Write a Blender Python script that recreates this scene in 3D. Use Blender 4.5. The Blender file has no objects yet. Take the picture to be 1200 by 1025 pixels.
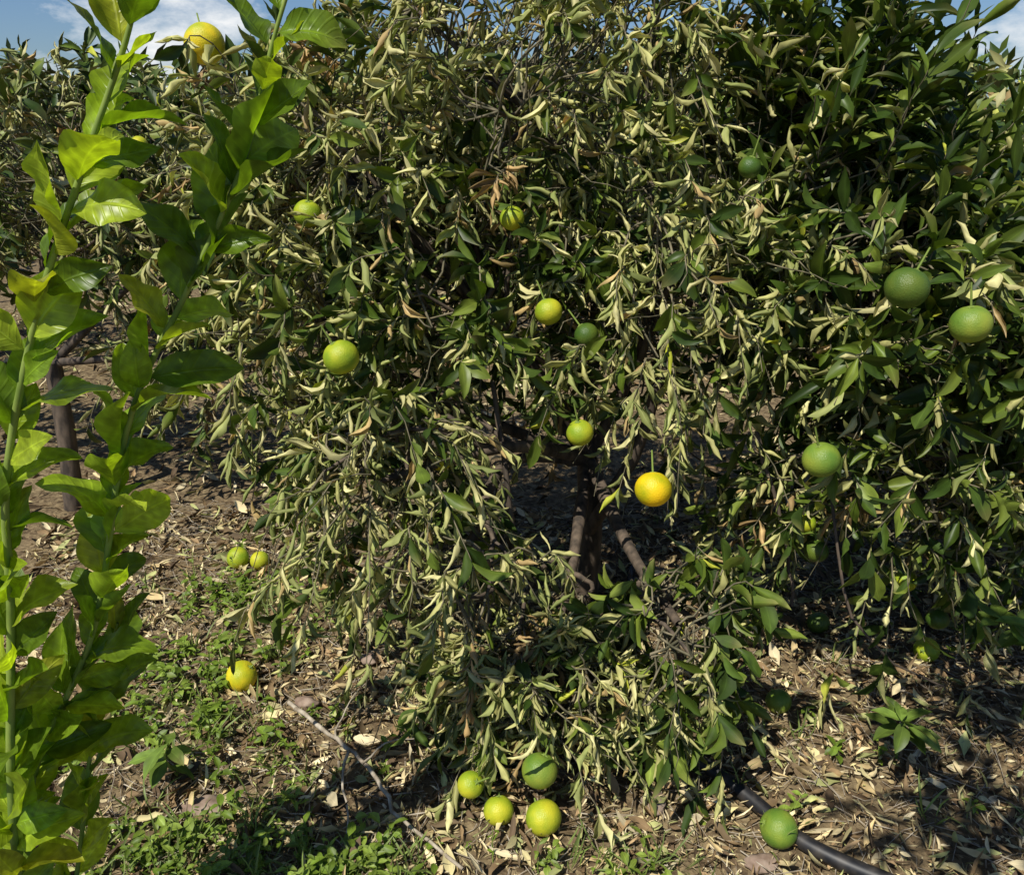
import bpy, math, numpy as np
from mathutils import Vector, noise as mnoise
rng=np.random.default_rng(11)
scene=bpy.context.scene
scene.view_settings.view_transform='Standard'
scene.view_settings.look='None'
scene.view_settings.exposure=0
def nrm(a):
    a=np.asarray(a,float); return a/np.maximum(np.linalg.norm(a,axis=-1,keepdims=True),1e-9)
def ground_h(x,y):
    return (0.012*np.sin(2.1*x+.5)*np.cos(1.7*y)+0.008*np.sin(6.3*x+1.1*y)+0.007*np.sin(5.1*y-2.2*x+1)+0.004*np.sin(17*x+3*y)*np.sin(13*y-4*x))
# ---------------------------------------------------------------- materials
def newmat(name):
    m=bpy.data.materials.new(name); m.use_nodes=True; nt=m.node_tree; nt.nodes.clear()
    return m,nt,nt.nodes,nt.links
def far_leaf_material(name):
    m,nt,n,l=newmat(name)
    out=n.new('ShaderNodeOutputMaterial'); p=n.new('ShaderNodeBsdfPrincipled'); l.new(p.outputs[0],out.inputs[0])
    at=n.new('ShaderNodeAttribute'); at.attribute_name='lc'; l.new(at.outputs['Color'],p.inputs['Base Color'])
    p.inputs['Roughness'].default_value=.5; p.inputs['Specular IOR Level'].default_value=.28
    return m
def leaf_material(name,rough=.42,trans=.28,back=(1.3,1.27,1.35),vein=.5,spec=.4,bump=.25,transtint=(1.6,1.9,.7),side=0,nf=60.,nscale=45,noise=True):
    m,nt,n,l=newmat(name)
    out=n.new('ShaderNodeOutputMaterial'); p=n.new('ShaderNodeBsdfPrincipled')
    at=n.new('ShaderNodeAttribute'); at.attribute_name='lc'
    uv=n.new('ShaderNodeAttribute'); uv.attribute_name='luv'
    sep=n.new('ShaderNodeSeparateXYZ'); l.new(uv.outputs['Vector'],sep.inputs[0])
    col=at.outputs['Color']
    if noise:
        tc=n.new('ShaderNodeTexCoord')
        nz=n.new('ShaderNodeTexNoise'); nz.inputs['Scale'].default_value=nscale; nz.inputs['Detail'].default_value=2; nz.inputs['Roughness'].default_value=.7
        l.new(tc.outputs['Object'],nz.inputs['Vector'])
        mr=n.new('ShaderNodeMapRange'); mr.inputs[1].default_value=.3; mr.inputs[2].default_value=.7; mr.inputs[3].default_value=.7; mr.inputs[4].default_value=1.3
        l.new(nz.outputs['Fac'],mr.inputs[0])
        mul=n.new('ShaderNodeVectorMath'); mul.operation='SCALE'; l.new(col,mul.inputs[0]); l.new(mr.outputs[0],mul.inputs['Scale']); col=mul.outputs[0]
    ab=n.new('ShaderNodeMath'); ab.operation='ABSOLUTE'; l.new(sep.outputs['Y'],ab.inputs[0])
    mid=n.new('ShaderNodeMapRange'); mid.inputs[1].default_value=.0; mid.inputs[2].default_value=.09; mid.inputs[3].default_value=1; mid.inputs[4].default_value=0
    l.new(ab.outputs[0],mid.inputs[0]); vfac=mid.outputs[0]
    if side>0:
        k1=n.new('ShaderNodeMath'); k1.operation='MULTIPLY'; k1.inputs[1].default_value=-9.0; l.new(ab.outputs[0],k1.inputs[0])
        k2=n.new('ShaderNodeMath'); k2.operation='MULTIPLY_ADD'; k2.inputs[1].default_value=nf; l.new(sep.outputs['X'],k2.inputs[0]); l.new(k1.outputs[0],k2.inputs[2])
        sn=n.new('ShaderNodeMath'); sn.operation='SINE'; l.new(k2.outputs[0],sn.inputs[0])
        sv=n.new('ShaderNodeMapRange'); sv.inputs[1].default_value=.5; sv.inputs[2].default_value=1; sv.inputs[3].default_value=0; sv.inputs[4].default_value=side
        l.new(sn.outputs[0],sv.inputs[0])
        mx=n.new('ShaderNodeMath'); mx.operation='MAXIMUM'; l.new(mid.outputs[0],mx.inputs[0]); l.new(sv.outputs[0],mx.inputs[1]); vfac=mx.outputs[0]
    vs=n.new('ShaderNodeMath'); vs.operation='MULTIPLY_ADD'; vs.inputs[1].default_value=vein; vs.inputs[2].default_value=1; l.new(vfac,vs.inputs[0])
    mul2=n.new('ShaderNodeVectorMath'); mul2.operation='SCALE'; l.new(col,mul2.inputs[0]); l.new(vs.outputs[0],mul2.inputs['Scale'])
    ge=n.new('ShaderNodeNewGeometry')
    bk=n.new('ShaderNodeVectorMath'); bk.operation='MULTIPLY'; bk.inputs[1].default_value=back; l.new(mul2.outputs[0],bk.inputs[0])
    mix=n.new('ShaderNodeMix'); mix.data_type='RGBA'; l.new(ge.outputs['Backfacing'],mix.inputs[0]); l.new(mul2.outputs[0],mix.inputs[6]); l.new(bk.outputs[0],mix.inputs[7])
    l.new(mix.outputs[2],p.inputs['Base Color'])
    rr=n.new('ShaderNodeMath'); rr.operation='MULTIPLY_ADD'; rr.inputs[1].default_value=.25; rr.inputs[2].default_value=rough; l.new(ge.outputs['Backfacing'],rr.inputs[0]); l.new(rr.outputs[0],p.inputs['Roughness'])
    p.inputs['Specular IOR Level'].default_value=spec
    if bump>0:
        b=n.new('ShaderNodeBump'); b.inputs['Strength'].default_value=bump; b.inputs['Distance'].default_value=.002
        ba=n.new('ShaderNodeMath'); ba.operation='ADD'; l.new(nz.outputs['Fac'],ba.inputs[0]); l.new(vfac,ba.inputs[1]); l.new(ba.outputs[0],b.inputs['Height']); l.new(b.outputs[0],p.inputs['Normal'])
    if trans>0:
        tr=n.new('ShaderNodeBsdfTranslucent'); tt=n.new('ShaderNodeVectorMath'); tt.operation='MULTIPLY'; tt.inputs[1].default_value=transtint; l.new(mul2.outputs[0],tt.inputs[0]); l.new(tt.outputs[0],tr.inputs[0])
        ms=n.new('ShaderNodeMixShader'); ms.inputs[0].default_value=trans; l.new(p.outputs[0],ms.inputs[1]); l.new(tr.outputs[0],ms.inputs[2]); l.new(ms.outputs[0],out.inputs[0])
    else: l.new(p.outputs[0],out.inputs[0])
    return m
def bark_material(name,c1,c2,scale=40,bump=True):
    m,nt,n,l=newmat(name)
    out=n.new('ShaderNodeOutputMaterial'); p=n.new('ShaderNodeBsdfPrincipled'); l.new(p.outputs[0],out.inputs[0])
    tc=n.new('ShaderNodeTexCoord'); nz=n.new('ShaderNodeTexNoise'); nz.inputs['Scale'].default_value=scale; nz.inputs['Detail'].default_value=4 if bump else 1
    mp=n.new('ShaderNodeMapping'); mp.inputs['Scale'].default_value=(1,1,.35); l.new(tc.outputs['Object'],mp.inputs[0]); l.new(mp.outputs[0],nz.inputs['Vector'])
    r=n.new('ShaderNodeValToRGB'); r.color_ramp.elements[0].color=(*c1,1); r.color_ramp.elements[1].color=(*c2,1); r.color_ramp.elements[0].position=.35; r.color_ramp.elements[1].position=.65
    l.new(nz.outputs['Fac'],r.inputs[0]); l.new(r.outputs[0],p.inputs['Base Color']); p.inputs['Roughness'].default_value=.8
    if bump:
        b=n.new('ShaderNodeBump'); b.inputs['Strength'].default_value=.6; b.inputs['Distance'].default_value=.004; l.new(nz.outputs['Fac'],b.inputs['Height']); l.new(b.outputs[0],p.inputs['Normal'])
    return m
M_leaf=leaf_material('citrus_leaf',rough=.42,trans=.12,bump=0,noise=False,spec=.26,back=(1.15,1.14,1.1),vein=.35,transtint=(1.5,1.75,.55))
M_far=far_leaf_material('far_leaf')
M_young=leaf_material('young_leaf',rough=.35,trans=.42,vein=.35,bump=.5,spec=.36,back=(1.05,1.08,1.05),transtint=(1.65,1.75,.4),side=.3,nf=58.,nscale=30)
M_litter=leaf_material('dead_leaf',rough=.7,trans=0,back=(1.1,1.1,1.1),vein=.2,spec=.2,bump=0,noise=False)
M_bark=bark_material('citrus_bark',(.045,.034,.024),(.15,.11,.075))
M_twig=bark_material('twig_bark',(.07,.065,.032),(.22,.185,.11),bump=False)
M_green=bark_material('green_stem',(.14,.21,.03),(.26,.34,.06))
M_dead=bark_material('dead_wood',(.24,.19,.13),(.52,.45,.34))
# ---------------------------------------------------------------- mesh helpers
def make_mesh(name,V,F,mat,cols=None,luv=None,smooth=True):
    me=bpy.data.meshes.new(name)
    V=np.ascontiguousarray(V,dtype=np.float32); F=np.ascontiguousarray(F,dtype=np.int32)
    me.vertices.add(len(V)); me.vertices.foreach_set('co',V.ravel())
    me.loops.add(F.size); me.loops.foreach_set('vertex_index',F.ravel())
    me.polygons.add(len(F)); me.polygons.foreach_set('loop_start',np.arange(0,F.size,F.shape[1],dtype=np.int32))
    me.update(calc_edges=True)
    if smooth: me.polygons.foreach_set('use_smooth',np.ones(len(F),dtype=bool))
    if cols is not None:
        a=me.attributes.new('lc','FLOAT_COLOR','POINT'); c=np.ones((len(V),4),np.float32); c[:,:3]=cols; a.data.foreach_set('color',c.ravel())
    if luv is not None:
        a=me.attributes.new('luv','FLOAT_VECTOR','POINT'); c=np.zeros((len(V),3),np.float32); c[:,:2]=luv; a.data.foreach_set('vector',c.ravel())
    me.materials.append(mat)
    ob=bpy.data.objects.new(name,me); scene.collection.objects.link(ob); return ob
def empty(name):
    e=bpy.data.objects.new(name,None); scene.collection.objects.link(e); e.empty_display_size=.1; return e
class LeafSet:
    def __init__(s): s.d=[[] for _ in range(10)]
    def add(s,P,D,N,L,W,curl,bend,twist,fold,col):
        for a,b in zip(s.d,(P,D,N,L,W,curl,bend,twist,fold,col)): a.append(np.asarray(b,float))
    def arrays(s): return [np.concatenate(a) for a in s.d]
def build_leaves(name,ls,NL,NW,mat,cull=None,ripple=.12,tipdry=.25):
    P,D,N,L,W,curl,bend,twist,fold,col=ls.arrays()
    if cull:
        keep=np.ones(len(P),bool); mid=P+nrm(D)*L[:,None]*.5
        for (c,dr,ln,r) in cull:
            c=np.array(c); dr=nrm(np.array(dr)); 
            for Q in (P,mid,P+nrm(D)*L[:,None]):
                t=np.clip((Q-c)@dr,0,ln); dist=np.linalg.norm(Q-c-t[:,None]*dr,axis=1); keep&=dist>r
        P,D,N,L,W,curl,bend,twist,fold,col=[a[keep] for a in (P,D,N,L,W,curl,bend,twist,fold,col)]
    n=len(P); D=nrm(D); S=nrm(np.cross(D,N)); N=np.cross(S,D)
    t=np.linspace(0,1,NL+1); s=np.linspace(-1,1,NW+1)
    pr=np.sin(math.pi*np.clip((t-.07)/.93,0,1)**.88)**.85; pr=np.maximum(pr,.045); pr[-1]=.01
    be=np.where(np.abs(bend)<1e-2,1e-2,bend)[:,None]
    bt=be*t[None]
    Cn=P[:,None]+L[:,None,None]*(D[:,None]*(np.sin(bt)/be)[...,None]-N[:,None]*((1-np.cos(bt))/be)[...,None])
    Nn=N[:,None]*np.cos(bt)[...,None]+D[:,None]*np.sin(bt)[...,None]
    tw=twist[:,None]*t[None]
    S2=S[:,None]*np.cos(tw)[...,None]+Nn*np.sin(tw)[...,None]
    N2=-S[:,None]*np.sin(tw)[...,None]+Nn*np.cos(tw)[...,None]
    wv=(np.minimum(curl,3)/3)[:,None]*L[:,None]
    Cn=Cn+S[:,None]*(wv*.035*np.sin(t[None]*(4+4*rng.random((n,1)))+rng.random((n,1))*6.28)*np.minimum(t[None]*3,1))[...,None]
    Cn=Cn+N[:,None]*(wv*.03*np.sin(t[None]*(5+4*rng.random((n,1)))+rng.random((n,1))*6.28)*np.minimum(t[None]*3,1))[...,None]
    k=np.maximum(curl,.02)[:,None,None]*(0.75+.5*rng.random((n,1,1))*t[None,:,None])
    w=(W[:,None]*pr[None]*.5)[...,None]
    w=w*(1+(np.minimum(curl,3)/3)[:,None,None]*.28*np.sin(t[None,:,None]*(7+6*rng.random((n,1,1)))+6.28*rng.random((n,1,1))))
    ks=k*s[None,None,:]
    X=w*np.sin(ks)/k; H=w*(1-np.cos(ks))/k+w*fold[:,None,None]*np.abs(s)[None,None,:]
    ph=rng.random((n,1,1))*6.28; fr=8+8*rng.random((n,1,1))
    H=H+ripple*w*np.sin(t[None,:,None]*fr+ph+s[None,None,:]*1.5)*(s**2)[None,None,:]
    Vx=Cn[:,:,None,:]+X[...,None]*S2[:,:,None,:]+H[...,None]*N2[:,:,None,:]
    nv=(NL+1)*(NW+1)
    idx=np.arange(nv).reshape(NL+1,NW+1)
    q=np.stack([idx[:-1,:-1],idx[:-1,1:],idx[1:,1:],idx[1:,:-1]],-1).reshape(-1,4)
    F=(q[None]+(np.arange(n)*nv)[:,None,None]).reshape(-1,4)
    uv=np.stack(np.meshgrid(t,s,indexing='ij'),-1).reshape(-1,2)
    vc=np.repeat(col[:,None],nv,1)*(1+.16*rng.normal(size=(n,nv,1))).clip(.55,1.5)
    sick=(rng.random(n)<tipdry)[:,None,None]; tip=np.clip((uv[:,0]-.55)*2,0,1)[None,:,None]*sick
    vc=vc*(1-tip*.5)+np.array([.34,.30,.11])*tip*.5
    return make_mesh(name,Vx.reshape(-1,3),F,mat,vc.reshape(-1,3),np.tile(uv,(n,1)))
class Tubes:
    def __init__(s): s.V=[];s.F=[];s.n=0
    def add(s,pts,r0,r1,k=5,knob=0):
        pts=np.asarray(pts,float); m=len(pts)
        T=nrm(np.gradient(pts,axis=0)); ref=np.array([.31,.52,.79]) if abs(T[0]@np.array([.31,.52,.79]))<.9 else np.array([1.,0,0])
        A=nrm(np.cross(T,ref)); B=np.cross(T,A)
        r=np.linspace(r0,r1,m)
        if knob: r=r*(1+knob*rng.normal(size=m))
        a=np.arange(k)*2*math.pi/k
        V=pts[:,None]+r[:,None,None]*(A[:,None]*np.cos(a)[None,:,None]+B[:,None]*np.sin(a)[None,:,None])
        i=np.arange(m*k).reshape(m,k)+s.n; j=np.roll(i,-1,1)
        s.F.append(np.stack([i[:-1],j[:-1],j[1:],i[1:]],-1).reshape(-1,4)); s.V.append(V.reshape(-1,3)); s.n+=m*k
    def build(s,name,mat): return make_mesh(name,np.concatenate(s.V),np.concatenate(s.F),mat)
def curve(pts,m=12,jit=0):
    pts=np.asarray(pts,float); n=len(pts)
    P=np.vstack([2*pts[0]-pts[1],pts,2*pts[-1]-pts[-2]]); out=[]
    for u in np.linspace(0,n-1-1e-6,m):
        i=int(u); f=u-i; a,b,c,d=P[i:i+4]
        out.append(.5*((2*b)+(-a+c)*f+(2*a-5*b+4*c-d)*f*f+(-a+3*b-3*c+d)*f**3))
    out=np.array(out)
    if jit: out[1:]+=rng.normal(size=(m-1,3))*jit
    return out
# ---------------------------------------------------------------- foliage colour styles
def colours(n,dry,brown=.035):
    g=np.array([[.030,.056,.008],[.052,.088,.011],[.095,.140,.016],[.145,.19,.026]])
    k=np.array([[.40,.385,.145],[.28,.305,.10],[.56,.52,.245],[.18,.21,.06],[.42,.30,.125]])
    a=g[rng.choice(4,n,p=[.3,.3,.25,.15])]; b=k[rng.choice(5,n,p=[.32,.29-brown/2,.2,.18-brown/2,.01+brown])]
    isd=rng.random(n)<dry
    c=np.where(isd[:,None],b,a)*(.72+.5*rng.random((n,1)))
    yl=rng.random(n)<.006; c[yl]=np.array([.38,.40,.04])
    return c,isd
def shoots_in_lobe(c,rad,n,dry,droop,nodes,ls,tub,up=.5,leafL=.095,cnt=(9,16),slen=(.14,.34),shell=.45,link=True,nw=1.0):
    c=np.array(c,float); rad=np.array(rad,float)
    for i in range(n):
        d=nrm(rng.normal(size=3)); rr=(shell+(1-shell)*rng.random()**.7)
        p=c+d*rad*rr*.9
        if p[2]<.06: p[2]=.06+rng.random()*.1
        out=nrm(d*rad/rad.max()*.9+np.array([0,0,up])+rng.normal(size=3)*.35)
        ln=rng.uniform(*slen); m=6
        tt=np.linspace(0,1,m)
        pts=p+out*(ln*tt)[:,None]; pts[:,2]-=droop*ln*tt**2*rng.uniform(.5,1.3)
        pts[:,2]=np.maximum(pts[:,2],.03)
        pts[1:]+=rng.normal(size=(m-1,3))*.008
        sdry=np.clip(dry+rng.normal()*.22,0,1); deadshoot=rng.random()<.018*(dry>.3)
        if link:
            q=nodes[np.argmin(((nodes-p)**2).sum(1)+rng.random(len(nodes))*.05)]
            tub.add(curve([q,(q+p)/2+rng.normal(size=3)*.04,pts[0]],6,.004),.0036,.0022,4)
        tub.add(pts,.0024,.001,4)
        k=rng.integers(*cnt); u=np.sort(rng.uniform(.05,1,k)); 
        pos=np.stack([np.interp(u,tt,pts[:,a]) for a in range(3)],-1)
        tg=nrm(np.stack([np.interp(u,tt,np.gradient(pts[:,a])) for a in range(3)],-1))
        ang=np.arange(k)*2.4+rng.random()*6.28
        A=nrm(np.cross(tg,[.3,.5,.8])); B=np.cross(tg,A)
        radial=A*np.cos(ang)[:,None]+B*np.sin(ang)[:,None]
        col,isd=colours(k,1. if deadshoot else sdry)
        if deadshoot: col=np.array([[.38,.255,.11]])*(.5+.8*rng.random((k,1)))
        dirs=nrm(tg*(.55+.5*u[:,None])+radial*.75+np.array([0,0,1.])*np.where(isd,-.55*rng.random(k)-droop*.45,.1-droop*.3)[:,None]+rng.normal(size=(k,3))*np.where(isd,.45,.2)[:,None])
        nn=nrm(-np.cross(np.cross(dirs,radial),dirs)+tg*.6+np.array([0,0,.7])+rng.normal(size=(k,3))*.4)
        L=leafL*rng.uniform(.55,1.15,k)*np.where(isd,.92,1)
        W=L*np.where(isd,rng.uniform(.34,.52,k),rng.uniform(.31,.44,k)*nw)
        curl=np.where(isd,rng.uniform(2.2,4.3,k),rng.uniform(.15,1.5,k))
        bend=np.where(isd,rng.normal(size=k)*.9,rng.uniform(-.2,1.3,k))
        twist=np.where(isd,rng.normal(size=k)*1.5,rng.normal(size=k)*.4)
        ls.add(pos,dirs,nn,L,W,curl,bend,twist,np.where(isd,.0,.25*rng.random(k)),col)
# ---------------------------------------------------------------- fruit
def fruit_material():
    m,nt,n,l=newmat('orange_peel')
    out=n.new('ShaderNodeOutputMaterial'); p=n.new('ShaderNodeBsdfPrincipled'); l.new(p.outputs[0],out.inputs[0])
    oi=n.new('ShaderNodeObjectInfo'); tc=n.new('ShaderNodeTexCoord')
    nz=n.new('ShaderNodeTexNoise'); nz.inputs['Scale'].default_value=13; nz.inputs['Detail'].default_value=3; l.new(tc.outputs['Object'],nz.inputs['Vector'])
    mr=n.new('ShaderNodeMapRange'); mr.inputs[1].default_value=.35; mr.inputs[2].default_value=.65; mr.inputs[3].default_value=.72; mr.inputs[4].default_value=1.15; l.new(nz.outputs['Fac'],mr.inputs[0])
    cb=n.new('ShaderNodeCombineXYZ'); 
    pw=n.new('ShaderNodeMath'); pw.operation='POWER'; pw.inputs[1].default_value=2.0; l.new(mr.outputs[0],pw.inputs[0]); l.new(pw.outputs[0],cb.inputs[0]); l.new(mr.outputs[0],cb.inputs[1]); l.new(mr.outputs[0],cb.inputs[2])
    mu=n.new('ShaderNodeVectorMath'); mu.operation='MULTIPLY'; l.new(oi.outputs['Color'],mu.inputs[0]); l.new(cb.outputs[0],mu.inputs[1]); l.new(mu.outputs[0],p.inputs['Base Color'])
    p.inputs['Roughness'].default_value=.42; p.inputs['Specular IOR Level'].default_value=.35
    vo=n.new('ShaderNodeTexVoronoi'); vo.inputs['Scale'].default_value=420; l.new(tc.outputs['Object'],vo.inputs['Vector'])
    b=n.new('ShaderNodeBump'); b.inputs['Strength'].default_value=.5; b.inputs['Distance'].default_value=.0012; l.new(vo.outputs['Distance'],b.inputs['Height']); l.new(b.outputs[0],p.inputs['Normal'])
    return m
M_fruit=fruit_material()
YEL=(.66,.56,.02); ORG=(.84,.58,.01); YG=(.42,.46,.025); GR=(.085,.14,.018); LG=(.21,.29,.035)
def fruit(name,loc,r,col,parent=None,stem=True,tilt=(0,0)):
    nu,nvv=36,24; V=[];F=[]
    for i in range(nvv+1):
        th=math.pi*i/nvv
        for j in range(nu):
            ph=2*math.pi*j/nu
            R=r*(1-.10*math.exp(-(th/.22)**2)-.05*math.exp(-((math.pi-th)/.16)**2)+.012*math.cos(5*ph+1)*math.sin(th)*math.exp(-th)+.012*math.sin(2*ph+loc[0]*9))
            V.append((R*math.sin(th)*math.cos(ph),R*math.sin(th)*math.sin(ph),R*.95*math.cos(th)))
    for i in range(nvv):
        for j in range(nu): F.append((i*nu+j,(i+1)*nu+j,(i+1)*nu+(j+1)%nu,i*nu+(j+1)%nu))
    ob=make_mesh(name,V,F,M_fruit)
    ob.color=(*col,1); ob.location=loc; ob.rotation_euler=(tilt[0],tilt[1],loc[0]*7)
    t=Tubes(); z=r*.86
    for a in range(5):
        an=a*1.2566; t.add([(0,0,z),(.0045*math.cos(an),.0045*math.sin(an),z+.0015),(.009*math.cos(an),.009*math.sin(an),z+.001)],.0035,.0006,5)
    t.add([(0,0,z-.002),(0.001,0,z+.006),(.002,.001,z+(.05 if stem else .01))],.0026,.002,6)
    c=t.build('calyx',M_green); c.parent=ob
    if parent: ob.parent=parent
    return ob
def cull_for(fr): return [((x,y,z),(-x*.3,-.85,.42),ln,r*k) for (x,y,z,r,c,k,ln) in fr]
# ---------------------------------------------------------------- trees
def tree(name,base,fork,lobes,fruits=(),trunk_r=.034,NL=6,NW=4,limbn=5,extra_limbs=(),mat=None,cull=[],link=True):
    root=empty(name); base=np.array(base,float); fork=np.array(fork,float)
    big=Tubes(); tw=Tubes(); ls=LeafSet()
    big.add(curve([base-[0,0,.05],base+(fork-base)*.5+[.015,0,0],fork],10),trunk_r*1.35,trunk_r,10,.05)
    for lb in lobes:
        c=np.array(lb['c'],float); rad=np.array(lb['r'],float); nodes=[]
        mid=(fork+c)/2+rng.normal(size=3)*.06; mid[2]+=.05
        main=curve([fork,mid,c],12); big.add(main,trunk_r*.62,trunk_r*.3,8,.06); nodes.append(main[5:])
        for k in range(limbn):
            d=nrm(rng.normal(size=3)+[0,0,.3]); e=c+d*rad*.72; st=main[rng.integers(5,11)]
            br=curve([st,(st+e)/2+rng.normal(size=3)*.05,e],9,.004); big.add(br,trunk_r*.26,.004,6,.05); nodes.append(br)
        nodes=np.concatenate(nodes)
        shoots_in_lobe(c,rad,lb['n'],lb['dry'],lb.get('droop',.6),nodes,ls,tw,up=lb.get('up',.4),leafL=lb.get('L',.09),slen=lb.get('sl',(.12,.3)),cnt=lb.get('cnt',(13,22)),shell=lb.get('shell',.35),link=link,nw=lb.get('nw',1.))
        if link:
            for k in range(int(lb['n']*.08)):
                d=nrm(rng.normal(size=3)+[0,-.4,.1]); p=c+d*rad*.8; e=p+nrm(d+rng.normal(size=3)*.6)*rng.uniform(.12,.28)
                tw.add(curve([p,(p+e)/2+rng.normal(size=3)*.02,e],7,.004),.0022,.0007,4)
    for (pts,r0,r1) in extra_limbs: big.add(curve(pts,14,.003),r0,r1,8,.06)
    big.build('trunk_and_limbs',M_bark).parent=root
    tw.build('twigs',M_twig).parent=root
    build_leaves('leaves',ls,NL,NW,mat or M_leaf,cull_for(fruits)+cull).parent=root
    for i,(x,y,z,r,c,k_,l_) in enumerate(fruits): fruit('orange_%d'%(i+1),(x,y,z),r,c,root,True,(rng.normal()*.3,rng.normal()*.3))
    return root
fA=[(-.5,2.03,1.27,.034,YG,.8,.5),(-.70,2.15,1.33,.034,YG,.3,.2),(-.382,1.736,.992,.040,YG,.7,.4),(.089,1.93,1.05,.034,YG,.7,.4),(0,2.02,1.26,.030,YG,.45,.4),(.163,1.80,.785,.033,YG,.7,.5),
    (.303,1.56,.75,.040,ORG,.95,.5),(-.726,2.11,1.649,.047,YEL,.9,.5),(-.178,1.85,.69,.027,YEL,.6,.4),(-.51,1.83,.696,.032,GR,.4,.3),(.061,1.375,.151,.040,LG,1.,.5),(-.093,1.385,.10,.03,YG,.9,.4),
    (.18,1.9,1.0,.03,GR,.3,.3)]
tree('orange_tree',(.246,2.34,0),(.235,2.3,.5),[
  dict(c=(.05,2.50,1.55),r=(.70,.58,.5),n=310,dry=.92,up=.55,droop=.6),
  dict(c=(-.50,2.3,1.38),r=(.33,.35,.32),n=110,dry=.94,up=.6,droop=.5),
  dict(c=(-.55,2.2,.98),r=(.30,.42,.36),n=105,dry=.88,droop=.9),
  dict(c=(-.12,2.2,1.07),r=(.42,.38,.30),n=110,dry=.40,droop=.7),
  dict(c=(.42,2.15,1.07),r=(.38,.42,.36),n=145,dry=.85,droop=1.0),
  dict(c=(-.32,1.80,.66),r=(.25,.24,.26),n=75,dry=.82,droop=1.1,up=0),
  dict(c=(-.12,1.64,.48),r=(.20,.16,.16),n=34,dry=.9,droop=1.2,up=0),
  dict(c=(.08,1.54,.25),r=(.29,.15,.17),n=140,dry=.97,droop=.8,up=.1,sl=(.07,.18),L=.08,cnt=(14,22)),
  dict(c=(.38,1.54,.42),r=(.16,.14,.22),n=42,dry=.35,droop=1.2,up=.1,sl=(.08,.18),cnt=(10,16)),
 ],fA,extra_limbs=[([(.25,2.3,.25),(.34,2.2,.5),(.42,2.15,.8),(.5,2.15,1.1)],.024,.01),([(.0,1.9,.32),(-.01,1.88,.6),(-.05,2.0,.85)],.009,.007)],
 cull=[((-.965,2.47,.04),(.36,-.9,.53),1.3,.05),((-.885,2.46,.04),(.33,-.9,.53),1.3,.04),((-.755,1.836,.05),(.2,-.8,.6),.6,.04),((.22,2.3,.30),(-.09,-.88,.46),.95,.035),((.22,2.3,.42),(-.09,-.88,.42),.9,.045)])
fB=[(.672,1.604,.80,.040,LG,.9,.5),(.785,1.595,1.176,.042,GR,.6,.4),(.912,1.568,1.109,.039,LG,.9,.5),(1.05,1.85,.34,.030,YG,1.0,.6),(.778,1.8,.46,.03,GR,.7,.4),(.555,1.98,1.38,.026,GR,.3,.2),(.74,1.8,.54,.025,YG,.8,.4),(1.16,1.85,.22,.03,GR,.8,.4)]
tree('orange_tree',(1.25,2.65,0),(1.25,2.6,.45),[
  dict(c=(.82,2.35,1.40),r=(.28,.36,.28),n=105,dry=.12,up=1.7,droop=0,L=.118,sl=(.14,.36),nw=.78,cnt=(11,19)),
  dict(c=(1.25,2.45,1.16),r=(.42,.42,.28),n=145,dry=.10,up=1.3,droop=.05,L=.118,nw=.78,cnt=(11,19)),
  dict(c=(1.75,2.5,1.04),r=(.45,.45,.28),n=95,dry=.10,up=1.0,droop=.1,L=.118,nw=.78,cnt=(11,19)),
  dict(c=(.95,2.1,1.02),r=(.35,.4,.35),n=150,dry=.25,droop=.45,L=.108,nw=.88,cnt=(11,19)),
  dict(c=(1.4,2.1,.88),r=(.4,.4,.36),n=150,dry=.32,droop=.45,L=.108,nw=.88,cnt=(11,19)),
  dict(c=(1.05,1.95,.62),r=(.40,.3,.22),n=105,dry=.6,droop=.9,up=.1),
  dict(c=(1.6,2.1,.6),r=(.4,.3,.25),n=85,dry=.6,droop=.9,up=.1),
 ],fB,trunk_r=.038,extra_limbs=[([(.75,1.75,.75),(.80,1.65,.42),(.9,1.6,.28),(1.05,1.6,.2),(1.1,1.65,.12)],.004,.002),([(.62,1.9,.75),(.70,1.85,.5),(.74,1.8,.3)],.006,.004)])
tree('orange_tree',(-1.8,2.95,0),(-1.78,3.0,.6),[
  dict(c=(-1.75,3.3,1.27),r=(.75,.6,.42),n=210,dry=.75,up=.5,droop=.5,sl=(.15,.3),L=.10),
  dict(c=(-.95,3.3,1.2),r=(.5,.5,.48),n=140,dry=.75,up=.4,droop=.6,L=.10),
  dict(c=(-2.6,3.2,1.15),r=(.5,.5,.45),n=80,dry=.6,up=.4,droop=.5,L=.11),
  dict(c=(-1.1,3.1,.60),r=(.45,.4,.25),n=60,dry=.7,up=.1,droop=.8,L=.10),
 ],[(-1.2,2.75,1.4,.030,YEL,.3,.2)],NL=4,NW=3,trunk_r=.03,mat=M_far)
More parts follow.
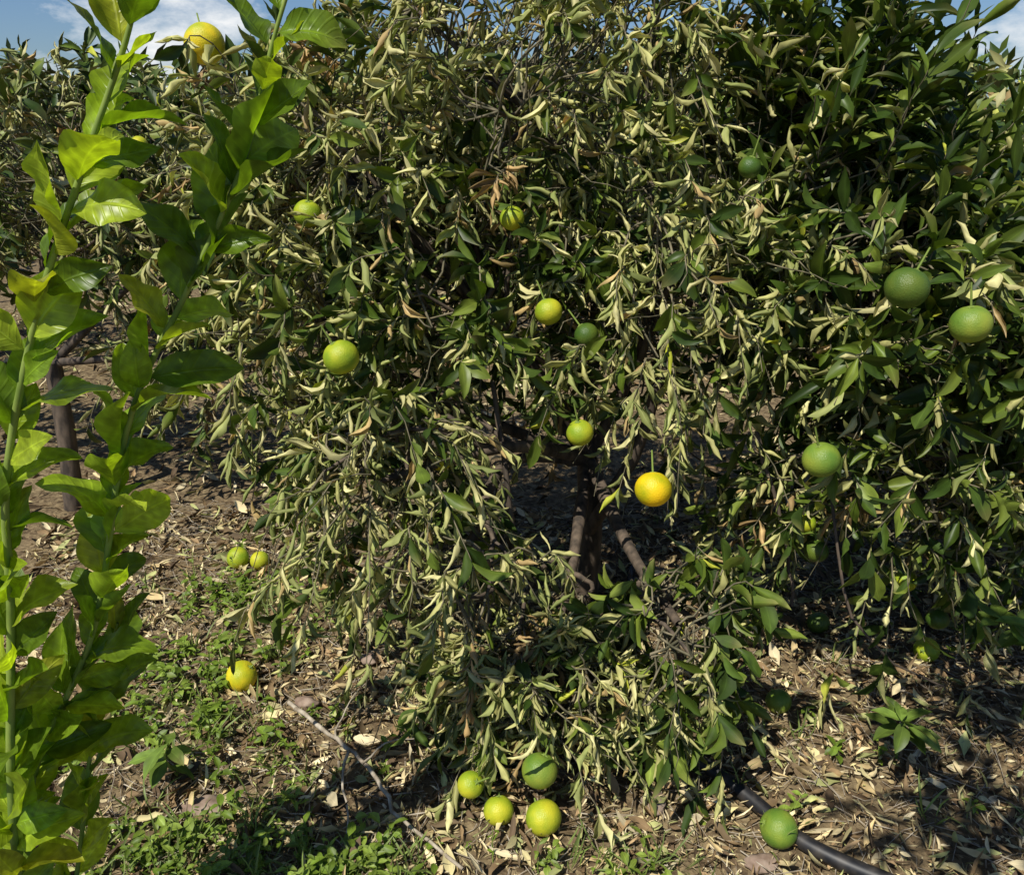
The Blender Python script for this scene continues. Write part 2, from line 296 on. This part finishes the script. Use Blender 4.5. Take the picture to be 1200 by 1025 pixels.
# neighbour beside the photographer: out of frame, it shades the ground at the right
tree('orange_tree',(1.5,.0,0),(1.4,.05,.9),[
  dict(c=(.50,.40,2.15),r=(.46,.36,.18),n=95,dry=.3,up=.3,droop=.3,L=.11,cnt=(8,14)),
  dict(c=(1.3,.1,1.9),r=(.45,.4,.4),n=80,dry=.3,up=.3,droop=.3,L=.11,cnt=(8,14)),
 ],NL=3,NW=2,mat=M_far,trunk_r=.04)
bx=[(-3.6,5.0),(-1.9,5.6),(-.1,5.2),(1.7,5.5),(3.5,5.0),(3.2,3.2),(-4.2,3.4)]
for (x,y) in bx:
    h=(1.30 if x<0 else 1.16)+.055*y
    tree('orange_tree',(x,y,0),(x,y,.5),[
      dict(c=(x,y,h-.52),r=(1.0,.8,.5),n=150,dry=.45,up=.45,droop=.5,L=.14,sl=(.2,.35),cnt=(9,15)),
      dict(c=(x-.3,y-.2,.6),r=(.8,.6,.3),n=60,dry=.45,up=.1,droop=.6,L=.14,sl=(.2,.35),cnt=(9,15)),
    ],NL=3,NW=2,trunk_r=.045,mat=M_far,link=False)
ls=LeafSet(); K=15000
row=rng.integers(0,5,K); yy=8+row*3.2+rng.normal(size=K)*.7; xx=rng.uniform(-1,1,K)*(6+yy*.9)
top=1.46+.045*yy+.22*np.sin(xx*2.2+row*2)+.12*np.sin(xx*6+row)
zz=.3+(top-.3)*rng.random(K)**.6
ls.add(np.stack([xx,yy,zz],-1),rng.normal(size=(K,3))+[0,-.2,.4],rng.normal(size=(K,3))+[0,-.3,1],rng.uniform(.14,.28,K)*(yy/9),rng.uniform(.06,.11,K)*(yy/9),rng.uniform(.1,1,K),rng.uniform(0,1,K),rng.normal(size=K)*.3,np.zeros(K),colours(K,.25)[0])
build_leaves('distant_orchard',ls,2,2,M_far)
# ---------------------------------------------------------------- foreground young shoots
def young(name,stems,cull):
    root=empty(name); tb=Tubes(); ls=LeafSet()
    for (pts,r0,r1,start,gap) in stems:
        c=curve(pts,60); tb.add(c,r0,r1,9,.03)
        seg=np.linalg.norm(np.diff(c,axis=0),axis=1); cum=np.concatenate([[0],np.cumsum(seg)]); tot=cum[-1]
        pos=[];u=start
        while u<tot: pos.append(u); u+=gap*rng.uniform(.7,1.3)
        pos=np.array(pos); k=len(pos)
        Pp=np.stack([np.interp(pos,cum,c[:,a]) for a in range(3)],-1)
        T=nrm(np.stack([np.interp(pos,cum,np.gradient(c[:,a])) for a in range(3)],-1))
        ang=np.arange(k)*2.4+rng.normal(size=k)*.3+1
        A=nrm(np.cross(T,[0,1.,.05])); B=np.cross(T,A)
        R=A*np.cos(ang)[:,None]+B*np.sin(ang)[:,None]*.7
        fr=pos/tot
        D=nrm(T*(rng.uniform(.6,1.7,k))[:,None]+R*.75+rng.normal(size=(k,3))*.2)
        N=nrm(-R*.45+T*.4+np.array([-.3,-.75,.45])*rng.uniform(.3,1.3,(k,1))+rng.normal(size=(k,3))*.4)
        L=rng.uniform(.075,.125,k)*np.where(fr>.9,.8,1); W=L*rng.uniform(.44,.58,k)
        g=np.array([[.26,.36,.02],[.18,.28,.018],[.34,.43,.03],[.11,.18,.013],[.30,.32,.025]])
        col=g[rng.choice(5,k,p=[.3,.25,.22,.18,.05])]*(.85+.3*rng.random((k,1)))
        ls.add(Pp,D,N,L,W,rng.uniform(.1,1.2,k),rng.uniform(-.2,1.5,k),rng.normal(size=k)*.4,rng.uniform(0,.3,k),col)
    tb.build('stems',M_green).parent=root
    build_leaves('leaves',ls,14,8,M_young,ripple=.22,cull=cull,tipdry=.05).parent=root
young('citrus_sucker_shoots',[
 ([(-.80,.92,-.03),(-.773,.92,.427),(-.684,.93,.869),(-.636,.92,1.073),(-.548,.92,1.29),(-.463,.92,1.449),(-.394,.92,1.574),(-.36,.92,1.66)],.007,.0022,.25,.020),
 ([(-.79,.95,.2),(-.76,.97,.507),(-.61,.98,.798),(-.502,.98,1.119),(-.39,.98,1.309),(-.31,.98,1.446),(-.262,.98,1.571),(-.226,.98,1.65)],.0055,.002,.2,.020),
 ([(-.78,.93,.35),(-.86,.95,.8),(-.80,.98,1.15),(-.70,1.0,1.35)],.0045,.002,.15,.025),
 ([(-.78,.94,.1),(-.71,.99,.40),(-.66,1.02,.62),(-.60,1.03,.78)],.0045,.002,.12,.024)],
 [((-.726,2.11,1.649),(.32,-.94,-.07),1.5,.033)])
# ---------------------------------------------------------------- ground
def ground():
    m,nt,n,l=newmat('soil_mulch')
    out=n.new('ShaderNodeOutputMaterial'); p=n.new('ShaderNodeBsdfPrincipled'); l.new(p.outputs[0],out.inputs[0]); p.inputs['Roughness'].default_value=.95; p.inputs['Specular IOR Level'].default_value=.15
    tc=n.new('ShaderNodeTexCoord')
    a=n.new('ShaderNodeTexNoise'); a.inputs['Scale'].default_value=3; a.inputs['Detail'].default_value=5; l.new(tc.outputs['Object'],a.inputs['Vector'])
    v=n.new('ShaderNodeTexVoronoi'); v.inputs['Scale'].default_value=55; l.new(tc.outputs['Object'],v.inputs['Vector'])
    b=n.new('ShaderNodeTexNoise'); b.inputs['Scale'].default_value=70; b.inputs['Detail'].default_value=6; l.new(tc.outputs['Object'],b.inputs['Vector'])
    r=n.new('ShaderNodeValToRGB'); e=r.color_ramp.elements; e[0].position=.3; e[0].color=(.045,.03,.018,1); e[1].position=.7; e[1].color=(.27,.195,.11,1); x=e.new(.5); x.color=(.13,.09,.05,1)
    l.new(b.outputs['Fac'],r.inputs[0])
    s=n.new('ShaderNodeSeparateColor'); l.new(v.outputs['Color'],s.inputs[0])
    r2=n.new('ShaderNodeValToRGB'); e=r2.color_ramp.elements; e[0].color=(.07,.048,.028,1); e[1].color=(.40,.31,.17,1); l.new(s.outputs[0],r2.inputs[0])
    mx=n.new('ShaderNodeMix'); mx.data_type='RGBA'; l.new(a.outputs['Fac'],mx.inputs[0]); l.new(r.outputs[0],mx.inputs[6]); l.new(r2.outputs[0],mx.inputs[7]); l.new(mx.outputs[2],p.inputs['Base Color'])
    bp=n.new('ShaderNodeBump'); bp.inputs['Strength'].default_value=.9; bp.inputs['Distance'].default_value=.012; l.new(b.outputs['Fac'],bp.inputs['Height']); l.new(bp.outputs[0],p.inputs['Normal'])
    k=260; q=np.linspace(-1,1,k); xs=np.sinh(q*6.2)*(300/np.sinh(6.2)); ys=xs+1.6
    X,Y=np.meshgrid(xs,ys,indexing='ij'); Z=ground_h(X,Y)*np.exp(-((X**2+(Y-1.6)**2)/400))
    i=np.arange(k*k).reshape(k,k); F=np.stack([i[:-1,:-1],i[1:,:-1],i[1:,1:],i[:-1,1:]],-1).reshape(-1,4)
    make_mesh('ground',np.stack([X,Y,Z],-1).reshape(-1,3),F,m)
ground()
ls=LeafSet()
def litter(K,x0,x1,y0,y1,Lr,pal):
    x=rng.uniform(x0,x1,K); y=rng.uniform(y0,y1,K); z=ground_h(x,y)+.002+rng.random(K)**2*.03
    a=rng.random(K)*6.283; D=np.stack([np.cos(a),np.sin(a),rng.normal(size=K)*.28],-1); N=np.stack([rng.normal(size=K)*.55,rng.normal(size=K)*.55,np.ones(K)],-1)
    L=rng.uniform(*Lr,K); W=L*rng.uniform(.12,.5,K)
    col=np.array(pal)[rng.integers(0,len(pal),K)]*(.6+.65*rng.random((K,1)))
    ls.add(np.stack([x,y,z],-1),D,N,L,W,rng.uniform(.2,3.2,K),rng.normal(size=K)*.8,rng.normal(size=K)*.9,np.zeros(K),col)
pal=[(.54,.41,.20),(.66,.54,.30),(.33,.22,.11),(.12,.08,.045),(.58,.50,.25),(.40,.41,.16),(.21,.14,.07),(.70,.59,.36),(.15,.105,.055)]
litter(11000,-1.8,1.8,1.0,2.9,(.03,.08),pal); litter(17000,-1.6,1.6,1.0,2.4,(.008,.03),pal); litter(6000,-4,4,2.7,7,(.05,.11),pal)
build_leaves('leaf_litter',ls,4,2,M_litter,tipdry=.05)
tb=Tubes()
for i in range(3000):
    x=rng.uniform(-1.6,1.6);y=rng.uniform(1.05,3);z=float(ground_h(x,y))+.012; a=rng.random()*6.28; L=rng.uniform(.03,.16)
    d=np.array([math.cos(a),math.sin(a),rng.normal()*.08]); p=np.array([x,y,z]); s=rng.normal(size=3)*.012*np.array([1,1,.3])
    tb.add([p,p+d*L*.5+s,p+d*L],rng.uniform(.0008,.0022),.0006,4)
tb.build('straw_and_twigs',M_dead)
fb=Tubes()
fb.add(curve([(-.60,1.74,.03),(-.54,1.68,.035),(-.44,1.58,.05),(-.353,1.505,.045),(-.30,1.42,.05),(-.229,1.33,.04),(-.1,1.225,.035)],22,.003),.0065,.004,7,.08)
fb.add(curve([(-.40,1.54,.05),(-.40,1.45,.05),(-.37,1.36,.035),(-.36,1.25,.03)],10,.003),.004,.0015,6)
fb.add(curve([(-.36,1.5,.05),(-.30,1.55,.07),(-.22,1.56,.08)],8,.003),.003,.001,6)
fb.add(curve([(-.44,1.58,.05),(-.43,1.64,.08),(-.39,1.70,.12)],8,.003),.003,.001,6)
fb.build('fallen_branch',M_dead)
m,nt,n,l=newmat('black_polythene'); out=n.new('ShaderNodeOutputMaterial'); p=n.new('ShaderNodeBsdfPrincipled'); l.new(p.outputs[0],out.inputs[0])
nz=n.new('ShaderNodeTexNoise'); nz.inputs['Scale'].default_value=35; nz.inputs['Detail'].default_value=6; tc=n.new('ShaderNodeTexCoord'); l.new(tc.outputs['Object'],nz.inputs['Vector'])
r=n.new('ShaderNodeValToRGB'); r.color_ramp.elements[0].position=.45; r.color_ramp.elements[0].color=(.012,.012,.014,1); r.color_ramp.elements[1].position=.85; r.color_ramp.elements[1].color=(.07,.06,.05,1); l.new(nz.outputs['Fac'],r.inputs[0]); l.new(r.outputs[0],p.inputs['Base Color']); p.inputs['Roughness'].default_value=.5
hp=[(.5,2.9,-.03),(.40,2.3,-.01),(.36,1.9,.005),(.38,1.68,.010),(.429,1.574,.016),(.50,1.50,.018),(.565,1.42,.012),(.625,1.33,.010),(.69,1.27,.012),(.78,1.215,.012),(1.0,1.1,.012),(2.2,.7,.012)]
h=Tubes(); h.add(curve(hp,120),.018,.018,16); h.build('irrigation_hose',m)
mr_=bark_material('rock',(.20,.13,.09),(.36,.27,.2),30)
def rock(loc,s):
    V=[];F=[];nu,nv=20,12
    for i in range(nv+1):
        th=math.pi*i/nv
        for j in range(nu):
            ph=2*math.pi*j/nu; d=Vector((math.sin(th)*math.cos(ph),math.sin(th)*math.sin(ph),math.cos(th)))
            R=1+.45*mnoise.noise(d*1.6+Vector(loc)*7)+.15*mnoise.noise(d*5)
            V.append((d.x*R*s[0],d.y*R*s[1],d.z*R*s[2]))
    for i in range(nv):
        for j in range(nu): F.append((i*nu+j,(i+1)*nu+j,(i+1)*nu+(j+1)%nu,i*nu+(j+1)%nu))
    o=make_mesh('rock',V,F,mr_); o.location=loc
rock((-.71,1.40,.01),(.05,.035,.022)); rock((-.56,1.76,.01),(.03,.022,.018)); rock((.33,1.42,.01),(.03,.03,.015)); rock((.54,1.27,-.004),(.035,.022,.012)); rock((-.42,1.95,.01),(.03,.02,.014))
# weeds
ls=LeafSet(); tb=Tubes()
def weed(x,y,h,nl,L,col):
    z0=float(ground_h(x,y)); lean=rng.normal(size=2)*.25
    top=np.array([x+lean[0]*h,y+lean[1]*h,z0+h]); b=np.array([x,y,z0])
    tb.add([b,(b+top)/2+rng.normal(size=3)*.004,top],.0014,.0008,4)
    u=np.linspace(.3,1,nl); a=np.arange(nl)*2.4+rng.random()*6
    P=b+(top-b)*u[:,None]; D=np.stack([np.cos(a),np.sin(a),rng.uniform(0,.6,nl)],-1)
    Ls=L*rng.uniform(.5,1.3,nl)
    ls.add(P,D,np.tile([0,0,1.],(nl,1))+rng.normal(size=(nl,3))*.25,Ls,Ls*rng.uniform(.3,.6,nl),rng.uniform(.1,.8,nl),rng.uniform(.2,1.2,nl),rng.normal(size=nl)*.3,np.full(nl,.1),np.tile(col,(nl,1))*rng.uniform(.7,1.3,(nl,1)))
def grass(x,y,k):
    z0=float(ground_h(x,y)); P=np.array([x,y,z0])+rng.normal(size=(k,3))*[.012,.012,0]; L=rng.uniform(.04,.12,k)
    ls.add(P,rng.normal(size=(k,3))*[.5,.5,.1]+[0,0,1],rng.normal(size=(k,3)),L,np.full(k,.005),rng.uniform(.3,1,k),rng.uniform(.3,1.6,k),rng.normal(size=k)*.4,np.zeros(k),np.tile((.16,.21,.05),(k,1))*rng.uniform(.6,1.5,(k,1)))
def patch(cx,cy,sx,sy,K,h=(.02,.07),L=.022):
    for i in range(K):
        x,y=cx+rng.normal()*sx,cy+rng.normal()*sy
        if rng.random()<.25: grass(x,y,rng.integers(4,9))
        else: weed(x,y,rng.uniform(*h),rng.integers(5,11),L*rng.uniform(.7,1.4),(.14,.21,.022) if rng.random()<.7 else (.20,.27,.04))
patch(-.66,1.26,.14,.07,120,(.02,.08),.026); patch(-.35,1.23,.10,.04,50,(.02,.08),.026); patch(-.93,1.9,.10,.10,42,(.03,.08),.028); patch(-.95,2.25,.10,.08,46,(.03,.09),.028); patch(-1.05,1.6,.12,.12,28,(.03,.08),.028)
patch(-.62,2.05,.08,.10,24); patch(-.78,1.66,.09,.07,40,(.03,.08),.028); patch(-.5,1.55,.10,.10,22); patch(.1,1.2,.4,.05,30); patch(.80,1.48,.2,.12,8,(.04,.09),.03); patch(0,1.8,1.2,.6,50)
w=empty('weeds'); build_leaves('weed_leaves',ls,4,3,leaf_material('weed_leaf',rough=.5,trans=.2,bump=0,noise=False),tipdry=.05).parent=w; tb.build('weed_stems',M_green).parent=w
ls=LeafSet(); tb=Tubes(); sp=empty('orange_seedling')
for (pts,k) in [([(.95,1.55,.0),(.93,1.52,.12),(.90,1.47,.2),(.87,1.43,.24)],12),([(1.35,1.7,0),(1.3,1.65,.25),(1.2,1.6,.38),(1.1,1.55,.42)],14),([(-.80,1.5,0),(-.82,1.48,.08),(-.8,1.47,.14)],8)]:
    c=curve(pts,14); tb.add(c,.004,.002,6); u=np.linspace(.35,1,k); P=np.stack([np.interp(u,np.linspace(0,1,14),c[:,a]) for a in range(3)],-1)
    a=np.arange(k)*2.4; D=np.stack([np.cos(a),np.sin(a)-.1,rng.uniform(-.2,.5,k)],-1); L=rng.uniform(.07,.1,k)
    ls.add(P,D,np.tile([0,-.1,1.],(k,1))+rng.normal(size=(k,3))*.3,L,L*.42,rng.uniform(.1,.6,k),rng.uniform(.2,1,k),rng.normal(size=k)*.3,np.full(k,.15),np.tile((.12,.18,.03),(k,1))*rng.uniform(.6,1.4,(k,1)))
build_leaves('leaves',ls,8,5,M_leaf).parent=sp; tb.build('stems',M_green).parent=sp
for (x,y,r,c) in [(1.215,1.955,.036,YG),(-.965,2.47,.039,YG),(-.885,2.46,.034,YG),(-.755,1.836,.043,YEL),(-.03,1.365,.034,YG),(.07,1.34,.040,YG),(.591,1.33,.042,LG),(-.9,2.9,.036,GR),(.95,2.1,.034,GR),(.72,1.75,.034,LG)]:
    fruit('fallen_orange',(x,y,r*.93+float(ground_h(x,y))),r,c,None,False,(rng.uniform(-1.5,1.5),rng.uniform(-1,1)))
# ---------------------------------------------------------------- light, sky, camera
ts=Vector((-.34,-.42,.84)).normalized()
sd=bpy.data.lights.new('sun','SUN'); sd.energy=5; sd.angle=math.radians(.5); sd.color=(1,.96,.875)
so=bpy.data.objects.new('sun',sd); so.rotation_euler=ts.to_track_quat('Z','Y').to_euler(); so.location=(-4,-3,8); scene.collection.objects.link(so)
wd=bpy.data.worlds.new('World'); scene.world=wd; wd.use_nodes=True; nt=wd.node_tree; n=nt.nodes; l=nt.links; n.clear()
out=n.new('ShaderNodeOutputWorld'); bg=n.new('ShaderNodeBackground'); bg.inputs[1].default_value=.05; l.new(bg.outputs[0],out.inputs[0])
sk=n.new('ShaderNodeTexSky'); sk.sky_type='NISHITA'; sk.sun_disc=False; sk.sun_elevation=math.asin(ts.z); sk.sun_rotation=math.atan2(ts.x,ts.y); sk.air_density=1; sk.dust_density=.4; sk.ozone_density=2
tc=n.new('ShaderNodeTexCoord'); mp=n.new('ShaderNodeMapping'); mp.inputs['Scale'].default_value=(1,1,2.2); l.new(tc.outputs['Generated'],mp.inputs[0])
nz=n.new('ShaderNodeTexNoise'); nz.inputs['Scale'].default_value=5; nz.inputs['Detail'].default_value=7; nz.inputs['Roughness'].default_value=.6; l.new(mp.outputs[0],nz.inputs['Vector'])
acc=nz.outputs['Fac']
for (az,el,amt,pw_) in [(33,4,.34,300),(-25,7,.24,90),(-5,9,.12,200)]:
    d=(math.sin(math.radians(az))*math.cos(math.radians(el)),math.cos(math.radians(az))*math.cos(math.radians(el)),math.sin(math.radians(el)))
    dt=n.new('ShaderNodeVectorMath'); dt.operation='DOT_PRODUCT'; dt.inputs[1].default_value=d; l.new(tc.outputs['Generated'],dt.inputs[0])
    cl=n.new('ShaderNodeMath'); cl.operation='MAXIMUM'; cl.inputs[1].default_value=0; l.new(dt.outputs['Value'],cl.inputs[0])
    po=n.new('ShaderNodeMath'); po.operation='POWER'; po.inputs[1].default_value=pw_; l.new(cl.outputs[0],po.inputs[0])
    ma=n.new('ShaderNodeMath'); ma.operation='MULTIPLY_ADD'; ma.inputs[1].default_value=amt; l.new(po.outputs[0],ma.inputs[0]); l.new(acc,ma.inputs[2]); acc=ma.outputs[0]
r=n.new('ShaderNodeValToRGB'); r.color_ramp.elements[0].position=.60; r.color_ramp.elements[1].position=.74; l.new(acc,r.inputs[0])
tint=n.new('ShaderNodeVectorMath'); tint.operation='MULTIPLY'; tint.inputs[1].default_value=(1.05,1.3,1.7); l.new(sk.outputs[0],tint.inputs[0])
mx=n.new('ShaderNodeMix'); mx.data_type='RGBA'; mx.inputs[7].default_value=(18.5,18.8,19,1); l.new(r.outputs[0],mx.inputs[0]); l.new(tint.outputs[0],mx.inputs[6]); l.new(mx.outputs[2],bg.inputs[0])
cd=bpy.data.cameras.new('camera'); cd.lens=28.3; cd.sensor_width=36; cd.clip_start=.02; cd.clip_end=2000
co=bpy.data.objects.new('camera',cd); co.location=(0,0,1.5); co.rotation_euler=(math.radians(90-22),0,0); scene.collection.objects.link(co); scene.camera=co
